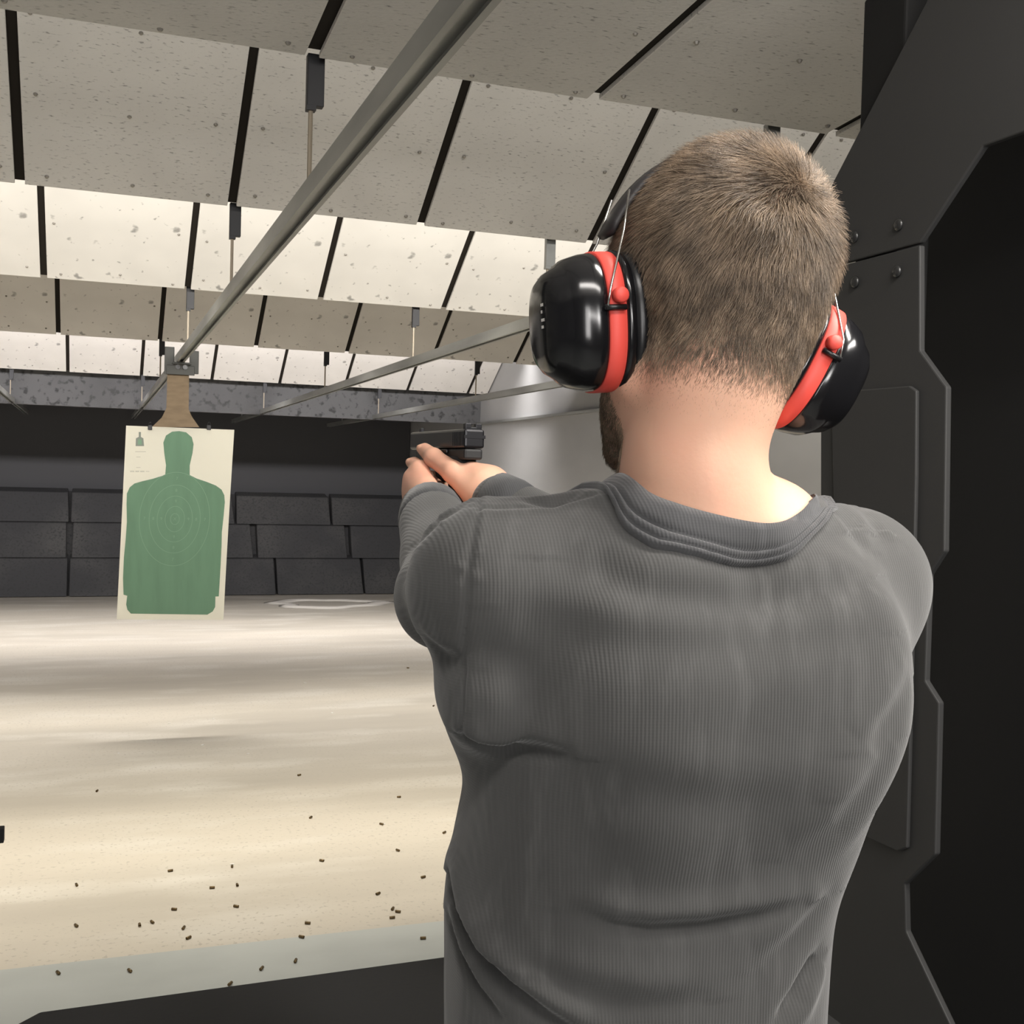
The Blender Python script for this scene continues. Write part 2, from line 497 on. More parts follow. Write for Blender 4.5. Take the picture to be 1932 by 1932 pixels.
# ---- ceiling baffles
PW, X0 = .70, -.245
def baffle(yb, zb, ang, length, ks, m, label, gap=.032, thick=.014):
    root = empty('ceiling_baffle', (X0, yb, zb), (ang, 0, 0))      # local -Y runs up the board
    tag(root, label, 'ceiling baffle')
    def pan(w):
        bm = bmesh.new(); add_box(bm, (gap / 2, -length, 0), (w - gap / 2, 0, thick), .002)
        return bm_mesh('panel', bm)
    full = pan(PW)
    bs = bmesh.new(); add_box(bs, (-.045, -length, thick + .001), (.045, -.012, thick + .012)); strip = bm_mesh('gap_light_block', bs)  # black backing added behind the open gaps so lamps above don't leak through
    sb = bmesh.new()
    for k in ks:
        w = min(PW, XR - (X0 + PW * k))
        if w < .1: continue
        o = link('panel', full if w > PW - .001 else pan(w), m, root); o.location = (PW * k, 0, random.uniform(-.002, .002))
        o.rotation_euler = (0, 0, random.uniform(-.002, .002))
        s = link('gap_light_block', strip, m_seam, root); s.location = (PW * k, 0, 0)
        for fx in (.07, .36, .63):
            for fy in np.arange(.05, length, .31):
                if fx * PW / .7 > w or random.random() < .18: continue
                cx, cy = PW * k + fx + random.uniform(-.02, .02), -fy + random.uniform(-.03, .03)
                bmesh.ops.create_cone(sb, cap_ends=True, segments=7, radius1=.0075, radius2=.004, depth=.006,
                                      matrix=Matrix.Translation((cx, cy, -.003)) @ Matrix.Rotation(math.pi, 4, 'X'))
    sc = link('screw_heads', bm_mesh('screw_heads', sb), m_screw, root); sc['kind'] = 'stuff'
    # dark edge angle behind the lower edge
    e = box('edge_angle', (PW * ks[0], -.035, thick + .002), (min(PW * (ks[-1] + 1), XR - X0), -.004, thick + .03), m_seam, root)
    return root

K = list(range(-5, 8))
S34 = math.radians(-34)
baffle(2.65, 2.5, math.radians(-3.5), 4.2, K, m_panel, 'flat grey ceiling boards nearest the camera above the shooter')
baffle(4.25, 2.5, S34, 1.25, K, m_panel, 'grey sloping board row with wide black joints, just beyond the flat ceiling boards')
baffle(6.29, 2.5, S34, 1.05, K, m_panel_far, 'brightly lit cream sloping board row behind the grey one')
baffle(8.93, 2.5, S34, 1.0, K, m_panel_far, 'dull beige sloping board row above the target carrier')
baffle(12.35, 2.5, S34, 1.1, K, m_panel_far, 'white sloping board row farthest away, against the dark spattered header')

# ---- overhead target rails
RZ = 2.18
BY = (2.65, 4.25, 6.29, 8.93, 12.35)
def rail_mesh(ya, yb, w=.046, h=.046, t=.005, lip=.012):
    prof = [(-w/2, 0), (-w/2, h), (w/2, h), (w/2, 0), (w/2 - lip, 0), (w/2 - lip, t), (w/2 - t, t), (w/2 - t, .016), (-w/2 + t, .016), (-w/2 + t, t), (-w/2 + lip, t), (-w/2 + lip, 0)]
    bm = bmesh.new()
    a = [bm.verts.new((x, ya, z)) for x, z in prof]; b = [bm.verts.new((x, yb, z)) for x, z in prof]
    n = len(prof)
    for i in range(n): bm.faces.new((a[i], b[i], b[(i + 1) % n], a[(i + 1) % n]))
    for q in ((0, 1, 8, 9), (1, 2, 7, 8), (2, 3, 6, 7), (3, 4, 5, 6), (0, 9, 10, 11)):
        bm.faces.new([a[i] for i in q]); bm.faces.new([b[i] for i in q][::-1])
    return bm_mesh('channel', bm)
chan = rail_mesh(.55, 15.3)
hb = bmesh.new(); add_box(hb, (-.02, -.012, .225), (.02, .012, .345), .002); add_box(hb, (-.02, -.012, .215), (.002, .012, .226)); bar = bm_mesh('hanger_bar', hb); bar_black = bar.copy(); bar_galv = bar.copy()
hr = bmesh.new(); add_tube(hr, [(-.009, 0, .04), (-.009, 0, .23)], .0055, 8); rod = bm_mesh('hanger_rod', hr)
hl = bmesh.new(); add_tube(hl, [(0, 0, .04), (0, 0, .46)], .008, 8); lrod = bm_mesh('hanger_rod', hl)
for i, (x, lab) in enumerate([(-.765, 'steel target rail whose bright end shows at the picture\'s far left edge'),
                              (.474, 'grey steel target rail of the shooter\'s lane carrying the green target'),
                              (1.71, 'steel target rail passing behind the left ear cup, first right of the shooter\'s rail'),
                              (2.955, 'steel target rail passing just above the pistol, second right of the shooter\'s rail')]):
    r = empty('target_rail', (x, 0, RZ)); tag(r, lab, 'rail', 'overhead target rails')
    link('channel', chan, m_galv, r)
    for y in BY[:4] + (12.35,):
        o = link('hanger_bar', bar_galv if i == 2 and y < 5 else bar_black, m_galv if i == 2 and y < 5 else m_blackbar, r); o.location = (0, y + .06, 0)
        o = link('hanger_rod', rod, m_rod, r); o.location = (0, y + .06, 0)
    for y in (12.8, 13.6, 14.4):
        o = link('hanger_rod', lrod, m_galv, r); o.location = (0, y, 0)

# ---- the carrier, the cardboard and the paper target
YT = 7.0
ct = empty('target_carrier', (.479, YT, RZ)); tag(ct, 'dark steel carrier running on the rail above the green target', 'carrier')
box('carriage', (-.055, -.03, -.014), (.055, .16, -.002), m_steel, ct, .002)
box('side_plate', (-.095, -.012, -.075), (-.04, .0, .085), m_steel, ct, .003)
box('side_plate', (.045, -.012, -.065), (.098, .0, .07), m_steel, ct, .003)
box('clamp_plate', (-.085, -.016, -.075), (.075, -.006, -.02), m_steel, ct, .003)
for dx in (-.02, .02):
    bm = bmesh.new(); bmesh.ops.create_cone(bm, cap_ends=True, segments=12, radius1=.014, radius2=.014, depth=.012, matrix=Matrix.Translation((dx, -.02, -.03)) @ Matrix.Rotation(math.pi/2, 4, 'X'))
    link('wheel_bolt', bm_mesh('wheel_bolt', bm), m_bolt, ct)

def pt(px, py, y=YT): return P(px, py, 'Y', y)
cb = prism('cardboard_hanger', [pt(*q, YT + .004) for q in ((316, 690), (357, 690), (356, 772), (362, 786), (376, 806), (286, 806), (305, 788), (314, 770))], (0, .004, 0), m_card)
tag(cb, 'brown cardboard strip hanging from the carrier and holding the paper target', 'cardboard')

# paper: corners in its own tilted plane with a slight sag
tl, tr, bl, br = pt(238, 803), pt(442, 811), pt(220, 1168), pt(421, 1169)
def on_paper(u, v, lift=0.):
    p = (tl * (1 - u) + tr * u) * (1 - v) + (bl * (1 - u) + br * u) * v
    bend = .018 * math.sin(math.pi * v) * (u - .5) * 2 - .012 * v
    return (p[0], p[1] - .002 + bend - lift, p[2])
bm = bmesh.new(); NU, NV = 10, 16
g = [[bm.verts.new(on_paper(i / NU, j / NV)) for i in range(NU + 1)] for j in range(NV + 1)]
for j in range(NV):
    for i in range(NU): bm.faces.new((g[j][i], g[j + 1][i], g[j + 1][i + 1], g[j][i + 1]))
bmesh.ops.solidify(bm, geom=list(bm.faces), thickness=.0006)
paper = link('paper_target', bm_mesh('paper_target', bm), m_paper)
tag(paper, 'cream paper target with a green human silhouette and scoring rings', 'target')
def uv(px, py):
    # photo pixel -> paper coordinates (inverse bilinear by a few Newton steps)
    p = pt(px, py); u, v = .5, .5
    for _ in range(12):
        q = (tl * (1 - u) + tr * u) * (1 - v) + (bl * (1 - u) + br * u) * v
        du = (tr - tl) * (1 - v) + (br - bl) * v; dv = (bl - tl) * (1 - u) + (br - tr) * u
        A = np.array([[du[0], dv[0]], [du[2], dv[2]]]); e = np.array([p[0] - q[0], p[2] - q[2]])
        s = np.linalg.solve(A, e); u += s[0]; v += s[1]
    return u, v
def print_poly(name, pts, m, lift):
    """a printed patch: fine grid strips that follow the sheet"""
    bm = bmesh.new()
    vs = [bm.verts.new((u, v, 0)) for u, v in pts]
    f = bm.faces.new(vs)
    bm.normal_update()
    bmesh.ops.triangulate(bm, faces=[f], ngon_method='EAR_CLIP')
    for k in range(1, 16):
        bmesh.ops.bisect_plane(bm, geom=list(bm.verts) + list(bm.edges) + list(bm.faces), plane_co=(0, k / 16, 0), plane_no=(0, 1, 0))
    for k in range(1, 10):
        bmesh.ops.bisect_plane(bm, geom=list(bm.verts) + list(bm.edges) + list(bm.faces), plane_co=(k / 10, 0, 0), plane_no=(1, 0, 0))
    for v in bm.verts: v.co = Vector(on_paper(v.co.x, v.co.y, lift))
    return link(name, bm_mesh(name, bm), m, paper)
z3 = 600 / 1811
def zc(x, y): return uv(x * z3, 560 + y * z3)
sil = [(940, 1015), (945, 960), (935, 890), (930, 830), (945, 790), (980, 768), (1020, 765), (1060, 772), (1092, 800), (1102, 840), (1096, 890), (1080, 960), (1080, 1015),
       (1120, 1035), (1180, 1055), (1230, 1075), (1262, 1098), (1278, 1130), (1281, 1170), (1274, 1250), (1264, 1340), (1262, 1420), (1258, 1500), (1252, 1600), (1245, 1705), (1226, 1706), (1224, 1765), (1210, 1790), (1180, 1808),
       (745, 1802), (725, 1780), (718, 1750), (724, 1700), (703, 1694), (700, 1600), (705, 1480), (715, 1380), (722, 1280), (720, 1180), (722, 1120), (738, 1085), (765, 1063), (810, 1050), (870, 1036), (915, 1022)]
print_poly('silhouette_print', [zc(*q) for q in sil], m_green, .0022)
W_, H_ = .61, 1.13
cu, cv = zc(995, 1265)
def ring_band(bm, ru, rv, w, cu=cu, cv=cv, n=64):
    a = []
    for k in range(n):
        t = 2 * math.pi * k / n
        a.append([bm.verts.new(on_paper(cu + (ru + s * w) / W_ * math.cos(t), cv + (rv + s * w) / H_ * math.sin(t), .0034)) for s in (-.5, .5)])
    for k in range(n):
        p, q = a[k], a[(k + 1) % n]; bm.faces.new((p[0], p[1], q[1], q[0]))
for ru, rv in ((.025, .032), (.055, .075), (.10, .135), (.145, .20), (.20, .275)):
    bm = bmesh.new(); ring_band(bm, ru, rv, .0028)
    link('scoring_ring', bm_mesh('scoring_ring', bm), m_ring, paper)
def numerals(txt, u, v, size):
    cur = bpy.data.curves.new('t', 'FONT'); cur.body = txt; cur.size = size; cur.align_x = 'CENTER'; cur.align_y = 'CENTER'
    o = bpy.data.objects.new('t', cur); COL.objects.link(o)
    dg = bpy.context.evaluated_depsgraph_get(); me = bpy.data.meshes.new_from_object(o.evaluated_get(dg))
    bpy.data.objects.remove(o)
    for w in me.vertices: w.co = Vector(on_paper(u + w.co.x / W_, v - w.co.y / H_, .0036))
    me.name = 'ring_numeral'; me.materials.clear()
    link('ring_numeral', me, m_ring, paper)
for s in (-1, 1):
    for t, du in (('X', 0.0), ('9', .077), ('8', .122), ('7', .172)):
        if t == 'X' and s > 0: continue
        numerals(t, cu + s * du / W_, cv, .024)
    for t, dv in (('9', .105), ('8', .168), ('7', .238)): numerals(t, cu, cv + s * dv / H_, .024)
ic = [(790, 798), (790, 770), (802, 770), (802, 798), (816, 806), (820, 850), (772, 850), (774, 806)]
print_poly('small_emblem', [zc(*q) for q in ic], m_ink, .0022)
ic2 = [(786, 812), (806, 812), (808, 842), (784, 842)]
print_poly('small_emblem', [zc(*q) for q in ic2], m_ring, .003)
bm = bmesh.new()
for (xa, xb, yy, hh) in ((770, 830, 882, 3), (776, 800, 912, 2.5), (775, 800, 972, 2.5), (740, 765, 994, 7), (770, 792, 994, 7), (797, 822, 994, 7), (830, 850, 994, 3)):
    vs = [bm.verts.new(on_paper(*zc(x, y), .0022)) for x, y in ((xa, yy - hh / 2), (xb, yy - hh / 2), (xb, yy + hh / 2), (xa, yy + hh / 2))]
    bm.faces.new(vs)
link('small_print', bm_mesh('small_print', bm), mat('faint_ink', (.52, .51, .44), .8), paper)
for (px, lab) in ((394, 'black spring clip on the paper target\'s upper right edge'), (283, 'black spring clip on the paper target\'s upper left edge')):
    p = pt(px, 806)
    r = empty('binder_clip', (p[0], p[1] - .004, p[2])); tag(r, lab, 'clip', 'clips on the paper target')
    box('jaw', (-.012, -.007, -.016), (.012, .012, .012), m_blackbar, r, .003)
    tube('wire_loop', [(-.007, -.006, .01), (-.006, -.012, .026), (0, -.013, .03), (.006, -.012, .026), (.007, -.006, .01)], .0015, m_blackbar, r, 6)

# ---- shooting booth: right partition in the plane X = PX, seen obliquely
PX = 1.09
part = empty('lane_partition', (PX, 1.4, 0)); tag(part, 'charcoal bolted lane partition with angular outline, right of the shooter', 'partition')
def px_(pts, x=PX): return [P(a, b, 'X', x) for a, b in pts]
def in_part(o): o.location = -Vector(part.location); return o
T = (.010, 0, 0)
low = [(1548, 511), (1735, 462), (1735, 661), (1785, 730), (1781, 1040), (1752, 1085), (1745, 1285), (1771, 1326), (1764, 1612), (1707, 1668), (1709, 1757), (1792, 1932), (1840, 2040), (1440, 2040), (1440, 1620), (1548, 1540)]
in_part(prism('lower_plate', px_(low) , T, m_plate, part, .0022))
up = [(1549, 508), (1549, 400), (1572, 342), (1745, 8), (1960, -420), (2400, -420), (2230, 60), (1990, 228), (1855, 276), (1735, 458)]
in_part(prism('upper_plate', px_(up, PX - .001), T, m_plate, part, .0022))
cov = [(1567, 740), (1715, 728), (1728, 737), (1727, 900), (1716, 1385), (1710, 1600), (1692, 1606), (1588, 1560)]
in_part(prism('cover_plate', px_(cov, PX - .006), (.007, 0, 0), m_plate, part, .002))
for (bx, by, br) in ((1612, 447, .0095), (1695, 424, .0095), (1613, 532, .0095), (1692, 512, .0095), (1651, 747, .005)):
    p = P(bx, by, 'X', PX - .002)
    bm = bmesh.new(); bmesh.ops.create_uvsphere(bm, u_segments=14, v_segments=8, radius=br)
    for v in bm.verts: v.co.x *= .55
    in_part(link('bolt', bm_mesh('bolt', bm), m_bolt, part, True)).location = p - np.array(part.location)
# foot carrying the plates
box('foot', (-.03, -.35, 0), (.05, .2, .05), m_black, part, .004)
box('post', (.012, .0, .05), (.07, .1, 2.3), m_black, part, .004)
side = box('side_panel', (1.30, -1.2, 0), (1.34, 1.71, 2.47), m_black)
tag(side, 'tall plain black booth wall at the right picture edge behind the partition', 'partition')

# left partition of the lane, just out of frame but for a bracket
lp = empty('lane_partition', (-.15, 1.4, 0)); tag(lp, 'charcoal lane partition left of the shooter of which only a black bracket shows', 'partition')
box('lower_plate', (-.022, -.15, 0), (0, .12, 2.2), m_plate, lp, .002)
p = P(5, 1570, 'Y', 1.55); w = P(9, 1557, 'Y', 1.55), P(9, 1584, 'Y', 1.55)
box('side_bracket', (0, .135, w[1][2]), (float(w[0][0]) + .15, .15, w[0][2]), m_black, lp, .001)

# ---- shooting bench
bz = .95
bench = empty('shooting_bench', (.5, 1.2, 0)); tag(bench, 'black shooting bench with a clipped corner in front of the shooter', 'bench')
pa, pb_, pc = P(75, 1908, 'Z', bz), P(830, 1800, 'Z', bz), P(30, 1932, 'Z', bz)
poly = [pa, (.80, 1.372, bz), (.80, 1.02, bz), (-.10, 1.02, bz), (-.10, 1.22, bz), (pc[0], pc[1], bz)]
o = prism('bench_top', poly, (0, 0, -.04), m_bench, bench, .003); o.location = -Vector(bench.location)
for x in (-.06, .72): 
    o = box('bench_leg', (x, 1.08, 0), (x + .04, 1.28, bz - .04), m_black, bench, .003); o.location = -Vector(bench.location)

# ---- spent casings on the floor
cbm = bmesh.new()
prof = [(.0048, 0), (.0049, .0012), (.0042, .002), (.0047, .003), (.0049, .0185), (.0044, .0188), (.0042, .004)]
rings = [[(r * math.cos(2 * math.pi * k / 9), z, r * math.sin(2 * math.pi * k / 9)) for k in range(9)] for r, z in prof]
add_rings(cbm, rings)
case_me = bm_mesh('shell_casing', cbm); case_me.materials.append(m_brass)
case_me.polygons.foreach_set('use_smooth', [True] * len(case_me.polygons))
zf = 900 / 1932.
spots = [(312, 1225), (680, 1166), (313, 1390), (716, 1321), (966, 1310), (870, 1232), (960, 1219), (565, 1380), (612, 1369), (740, 1400), (1257, 1377), (1538, 1254), (1622, 1331), (1578, 1355), (1588, 1322), (1617, 1084), (1706, 1192),
         (1255, 951), (395, 839), (1218, 776), (1608, 866), (1795, 1012), (1295, 1122), (940, 1150), (1552, 977), (1758, 496), (1648, 343), (772, 1432)]
strip_spots = [(240, 1582), (520, 1565), (1055, 1565), (1195, 1534), (1212, 1430), (1725, 1437), (938, 1617)]
WORDS = 'first second third fourth fifth sixth seventh eighth ninth tenth eleventh twelfth'.split()
bands = [([s for s in spots if s[1] >= 1300], 'spent casing on the tan floor close to the strip'),
         ([s for s in spots if 1100 <= s[1] < 1300], 'spent casing on the tan floor past the strip'),
         ([s for s in spots if s[1] < 1100], 'spent casing far out on the tan floor')]
for lst, lab, grp in [(b, l, 'spent casings on the tan floor') for b, l in bands] + [(strip_spots, 'spent casing on the blue-grey floor strip', 'spent casings on the blue-grey strip')]:
    for n, (x, y) in enumerate(sorted(lst)):
        p = P(x * zf, 1100 + y * zf, 'Z', .005)
        o = bpy.data.objects.new('shell_casing', case_me); COL.objects.link(o)
        o.location = (p[0], p[1], .005); o.rotation_euler = (0, 0, random.uniform(0, 6.28))
        tag(o, 'small dark %s, %s from left' % (lab, WORDS[n]), 'casing', grp)
sbm = bmesh.new(); add_box(sbm, (-.010, -.006, 0), (.010, .006, .003), .001)
scrap = bm_mesh('paper_scrap', sbm); scrap.materials.append(m_lead)
for n, (x, y) in enumerate(sorted([(1235, 405), (686, 568), (865, 550), (940, 1140), (1552, 977), (1345, 527), (480, 690), (820, 657), (1005, 692)])):
    p = P(x * zf, 1100 + y * zf, 'Z', .0)
    o = bpy.data.objects.new('paper_scrap', scrap); COL.objects.link(o)
    o.location = (p[0], p[1], 0); o.rotation_euler = (0, 0, random.uniform(0, 6.28)); o.scale = [random.uniform(.7, 1.3)] * 3
    tag(o, 'tiny white scrap on the tan floor, %s from the left' % WORDS[n], 'scrap', 'white scraps on the floor')

# pale ring of swept dust on the far floor
p = P(618, 1139, 'Z', 0)
bm = bmesh.new(); R1 = []
for k in range(48):
    t = 2 * math.pi * k / 48; w = 1 + .12 * math.sin(3 * t + 1) + .06 * math.sin(7 * t)
    R1.append([Vector((p[0] + .62 * w * s * math.cos(t), p[1] + .42 * w * s * math.sin(t), zz)) for s, zz in ((.70, .001), (.86, .016), (.98, .018), (1.2, .001))])
add_rings(bm, R1 + [R1[0]], False, False)
tag(link('swept_dust', bm_mesh('swept_dust', bm), m_dust, None, True), 'pale ring of swept dust on the floor before the rubber backstop', 'dust', kind='stuff')

# ================================================================== the shooter
MX, MY = .444, .80
def rot_z(a): return np.array([[math.cos(a), -math.sin(a), 0], [math.sin(a), math.cos(a), 0], [0, 0, 1]])
def rot_y(a): return np.array([[math.cos(a), 0, math.sin(a)], [0, 1, 0], [-math.sin(a), 0, math.cos(a)]])
def rot_x(a): return np.array([[1, 0, 0], [0, math.cos(a), -math.sin(a)], [0, math.sin(a), math.cos(a)]])
HO = P(1331, 626, 'Y', .79)                                  # between the ears
HR = rot_z(math.radians(-5)) @ rot_y(math.radians(8.4)) @ rot_x(math.radians(2))
def hd_(x, y, z): return HO + HR @ np.array([x, y, z])

# joints
SH = {-1: np.array([.281, .80, 1.474]), 1: np.array([.594, .80, 1.472])}
WR = {-1: P(814, 972, 'Y', 1.25), 1: P(946, 952, 'Y', 1.28)}
EL = {-1: P(846, 1125, 'Y', 1.045), 1: np.array([.600, 1.05, 1.41])}
NB = np.array([.437, .775, 1.50])                            # base of the neck
GO = P(858, 838, 'Y', 1.40)                                  # bore line above the grip
GR = rot_z(math.radians(6)) @ rot_x(math.radians(0))
def gn(x, y, z): return GO + GR @ np.array([x, y, z])

# torso levels (z, centre x, centre y, half width, half depth) of the shirt
TORSO = [(.88, .415, .80, .157, .106), (1.00, .414, .80, .155, .104), (1.07, .4137, .80, .1549, .1022), (1.124, .410, .80, .1527, .1010), (1.18, .4093, .80, .1535, .1018), (1.23, .4113, .80, .157, .1039), (1.279, .4255, .80, .1640, .109),
         (1.325, .438, .80, .1700, .1131), (1.37, .4445, .80, .1735, .117), (1.42, .444, .80, .170, .114), (1.47, .442, .798, .148, .097), (1.515, .440, .792, .10, .07), (1.53, .439, .788, .08, .055)]

# ---------------------------------------------------------------- body: one skin surface, hands finer
def build_body():
    h = .0038
    B = Field((.12, .56, -.01), (.86, 1.46, 1.95), h)
    inner = [(z, x, y, a - .018, b - .018) for z, x, y, a, b in TORSO if z < 1.48]
    B.loft(inner, 2.3, .03)
    B.cone(hd_(-.006, -.036, -.035), NB + np.array([-.016, 0, 0]), .043, .0455, .03)
    B.cone(NB + np.array([-.014, -.006, .075]), NB + np.array([.064, -.004, .020]), .024, .024, .03)
    B.cone(NB + np.array([-.016, -.024, .055]), np.array([.476, .750, 1.506]), .028, .025, .03)
    B.ell((.499, .780, 1.518), (.026, .030, .029), None, .02)
    B.chain([NB + np.array([.064, -.004, .018]), np.array([.497, .763, 1.512]), np.array([.478, .750, 1.506])], [.024, .0255, .025], .03)
    B.cone(hd_(-.004, -.01, -.06), NB + np.array([-.012, .03, .0]), .043, .045, .03)
    for s in (-1, 1):
        B.cone(NB + np.array([s * .02, -.005, -.002]), SH[s] + np.array([0, 0, -.012]), .034, .036, .03)
        B.chain([SH[s], EL[s], WR[s]], [.042, .036, .027], .02)
    # trapezius and nape
    B.cone(NB + np.array([-.014, -.022, -.02]), hd_(-.008, -.050, -.03), .032, .030, .03)
    # hips and legs
    B.loft([(.70, .425, .805, .16, .11), (.80, .425, .805, .168, .118), (.92, .425, .805, .156, .106), (1.0, .425, .805, .15, .10)], 2.3, .03)
    for s in (-1, 1):
        B.chain([(.425 + s * .085, .81, .80), (.425 + s * .12, .82 + s * .02, .46), (.425 + s * .14, .79 + s * .04, .09)], [.085, .052, .036], .03)
        B.cone((.425 + s * .14, .77 + s * .04, .045), (.425 + s * .155, .93 + s * .04, .03), .036, .028, .02)
    # head
    def E(c, r, k=.012, op='add'): B.ell(hd_(*c), r, HR, k, op)
    E((0, -.012, .045), (.0705, .0955, .0895))
    E((0, -.046, -.012), (.050, .050, .070), .03)
    E((0, .032, .035), (.066, .070, .075), .02)
    E((0, .030, -.030), (.060, .066, .084), .02)
    for s in (-1, 1):
        B.cone(hd_(s * .054, -.008, -.045), hd_(s * .020, .078, -.098), .020, .017, .02)
        E((s * .036, .072, -.018), (.022, .018, .016), .015)
        E((s * .031, .098, .006), (.014, .012, .010), .006, 'cut')
        E((s * .070, -.012, -.004), (.007, .020, .032), .006)
        E((s * .076, -.004, -.004), (.004, .010, .018), .004, 'cut')
        B.cone(hd_(s * .012, .096, .022), hd_(s * .045, .084, .022), .008, .007, .01)
    B.cone(hd_(0, .094, .010), hd_(0, .116, -.034), .008, .012, .012)
    for s in (-1, 1): E((s * .011, .104, -.037), (.008, .010, .007), .006)
    B.cone(hd_(-.022, .088, -.064), hd_(.022, .088, -.064), .007, .007, .006)
    B.cone(hd_(-.018, .086, -.074), hd_(.018, .086, -.074), .008, .008, .006)
    B.cone(hd_(-.022, .098, -.069), hd_(.022, .098, -.069), .0025, .0025, .003, 'cut')
    E((0, .082, -.102), (.022, .018, .016), .015)
    v, f = B.mesh(); v = relax(v, f, 2)
    parts = [(v, f)]
    for s in (-1, 1):
        v, f = hand(s); parts.append((relax(v, f, 2), f))
    off = 0; V = []; Fc = []
    for v, f in parts: V.append(v); Fc.append(f + off); off += len(v)
    return np.concatenate(V), np.concatenate(Fc)


def hand(s):
    """palm, five fingers and wrist closing on the grip; gun frame x right, y forward, z up"""
    c = gn(0, -.01, -.06)
    Hf = Field(c - .16, c + .16, .0017)
    Q = lambda *p: gn(*p)
    if s > 0:      # firing hand, from behind and right
        W = Q(.030, -.092, -.088)
        Hf.chain([WR[1], W, Q(.020, -.058, -.062)], [.027, .026, .026], .02)
        Hf.chain([Q(.026, -.062, -.05), Q(.036, -.008, -.040)], [.020, .013], .018)
        Hf.chain([Q(.027, -.064, -.066), Q(.037, -.008, -.058)], [.021, .013], .018)
        Hf.chain([Q(.026, -.064, -.082), Q(.036, -.012, -.076)], [.020, .012], .018)
        Hf.chain([Q(.024, -.066, -.095), Q(.033, -.018, -.093)], [.017, .011], .016)
        Hf.chain([Q(.010, -.060, -.048), Q(.002, -.046, -.036)], [.020, .014], .02)         # web over the backstrap
        # fingers: index along the frame, three round the front of the grip
        Hf.chain([Q(.036, -.006, -.040), Q(.029, .034, -.026), Q(.021, .056, -.024), Q(.008, .062, -.028)], [.0115, .0098, .0085, .0075], .003)
        for (z, y0, L) in ((-.055, -.004, 0), (-.074, -.010, -.003), (-.091, -.016, -.008)):
            r = .0105 if z > -.09 else .0088
            Hf.chain([Q(.037, y0, z), Q(.026, .036 + L, z - .002), Q(-.004, .042 + L, z - .002), Q(-.022, .022 + L, z)], [r + .001, r, r - .001, r - .002], .003)
        # thumb high along the left side of the frame
        Hf.chain([Q(.004, -.062, -.060), Q(-.016, -.036, -.036), Q(-.027, .004, -.018), Q(-.027, .034, -.008)], [.019, .0135, .0115, .0092], .006)
        Hf.ell(Q(-.034, .036, -.006), (.004, .007, .005), None, .002)
    else:          # support hand, from behind and left, lower
        W = Q(-.062, -.075, -.112)
        Hf.chain([WR[-1], W, Q(-.050, -.045, -.088)], [.027, .025, .025], .02)
        Hf.chain([Q(-.050, -.048, -.070), Q(-.046, .022, -.044)], [.018, .0125], .018)
        Hf.chain([Q(-.052, -.050, -.084), Q(-.048, .020, -.062)], [.018, .0125], .018)
        Hf.chain([Q(-.052, -.050, -.096), Q(-.047, .014, -.080)], [.017, .012], .018)
        Hf.chain([Q(-.050, -.052, -.106), Q(-.043, .006, -.096)], [.015, .011], .016)
        for (z, y0, L) in ((-.044, .024, .004), (-.063, .022, .004), (-.081, .016, .0), (-.097, .008, -.006)):
            r = .0105 if z > -.09 else .0088
            Hf.chain([Q(-.047, y0, z), Q(-.022, .058 + L, z), Q(.014, .064 + L, z), Q(.040, .042 + L, z - .002), ], [r + .001, r, r - .0005, r - .002], .003)
        Hf.chain([Q(-.046, -.050, -.078), Q(-.044, -.018, -.056), Q(-.040, .018, -.034), Q(-.036, .048, -.026)], [.019, .0135, .0115, .0092], .006)
        Hf.ell(Q(-.043, .050, -.024), (.004, .007, .005), None, .002)
    return Hf.mesh()


BV, BF = build_body()
person = link('person', np_mesh('person', BV, BF), m_skin)
tag(person, 'man seen from behind in charcoal long-sleeved shirt aiming a pistol downrange', 'person')
for s in (-1, 1):
    bm = bmesh.new(); bmesh.ops.create_uvsphere(bm, u_segments=16, v_segments=10, radius=.0118, matrix=Matrix.Translation(hd_(s * .031, .083, .006)))
    ey = link('eye', bm_mesh('eye', bm), m_eye, person, True)
    bm = bmesh.new(); bmesh.ops.create_uvsphere(bm, u_segments=14, v_segments=8, radius=.0062, matrix=Matrix.Translation(hd_(s * .031, .0893, .006)))
    link('iris', bm_mesh('iris', bm), m_iris, ey, True)

# ---------------------------------------------------------------- shirt
def polyline3(bvh, pts, n=6):
    out = []
    for (a, b) in zip(pts, pts[1:]):
        for t in np.linspace(0, 1, n, endpoint=False):
            px, py = a[0] + (b[0] - a[0]) * t, a[1] + (b[1] - a[1]) * t
            hit = bvh.ray_cast(Vector(CAM), Vector(ray(px, py)))
            if hit[0] is not None: out.append(hit[0])
    hit = bvh.ray_cast(Vector(CAM), Vector(ray(*pts[-1])))
    if hit[0] is not None: out.append(hit[0])
    return np.array(out)


def seg_dist(v, pl):
    """distance of points to a 3D polyline and signed height above/below it (z of offset)"""
    best = np.full(len(v), 9.); sg = np.zeros(len(v)); along = np.zeros(len(v))
    L = len(pl) - 1
    for i in range(L):
        a, b = pl[i], pl[i + 1]; ba = b - a
        t = np.clip(((v - a) @ ba) / (ba @ ba + 1e-12), 0, 1)
        o = v - a - t[:, None] * ba
        d = np.linalg.norm(o, axis=1)
        m = d < best
        best[m] = d[m]; sg[m] = o[m, 2]; along[m] = (i + t[m]) / L
    return best, np.sign(sg) * best, along


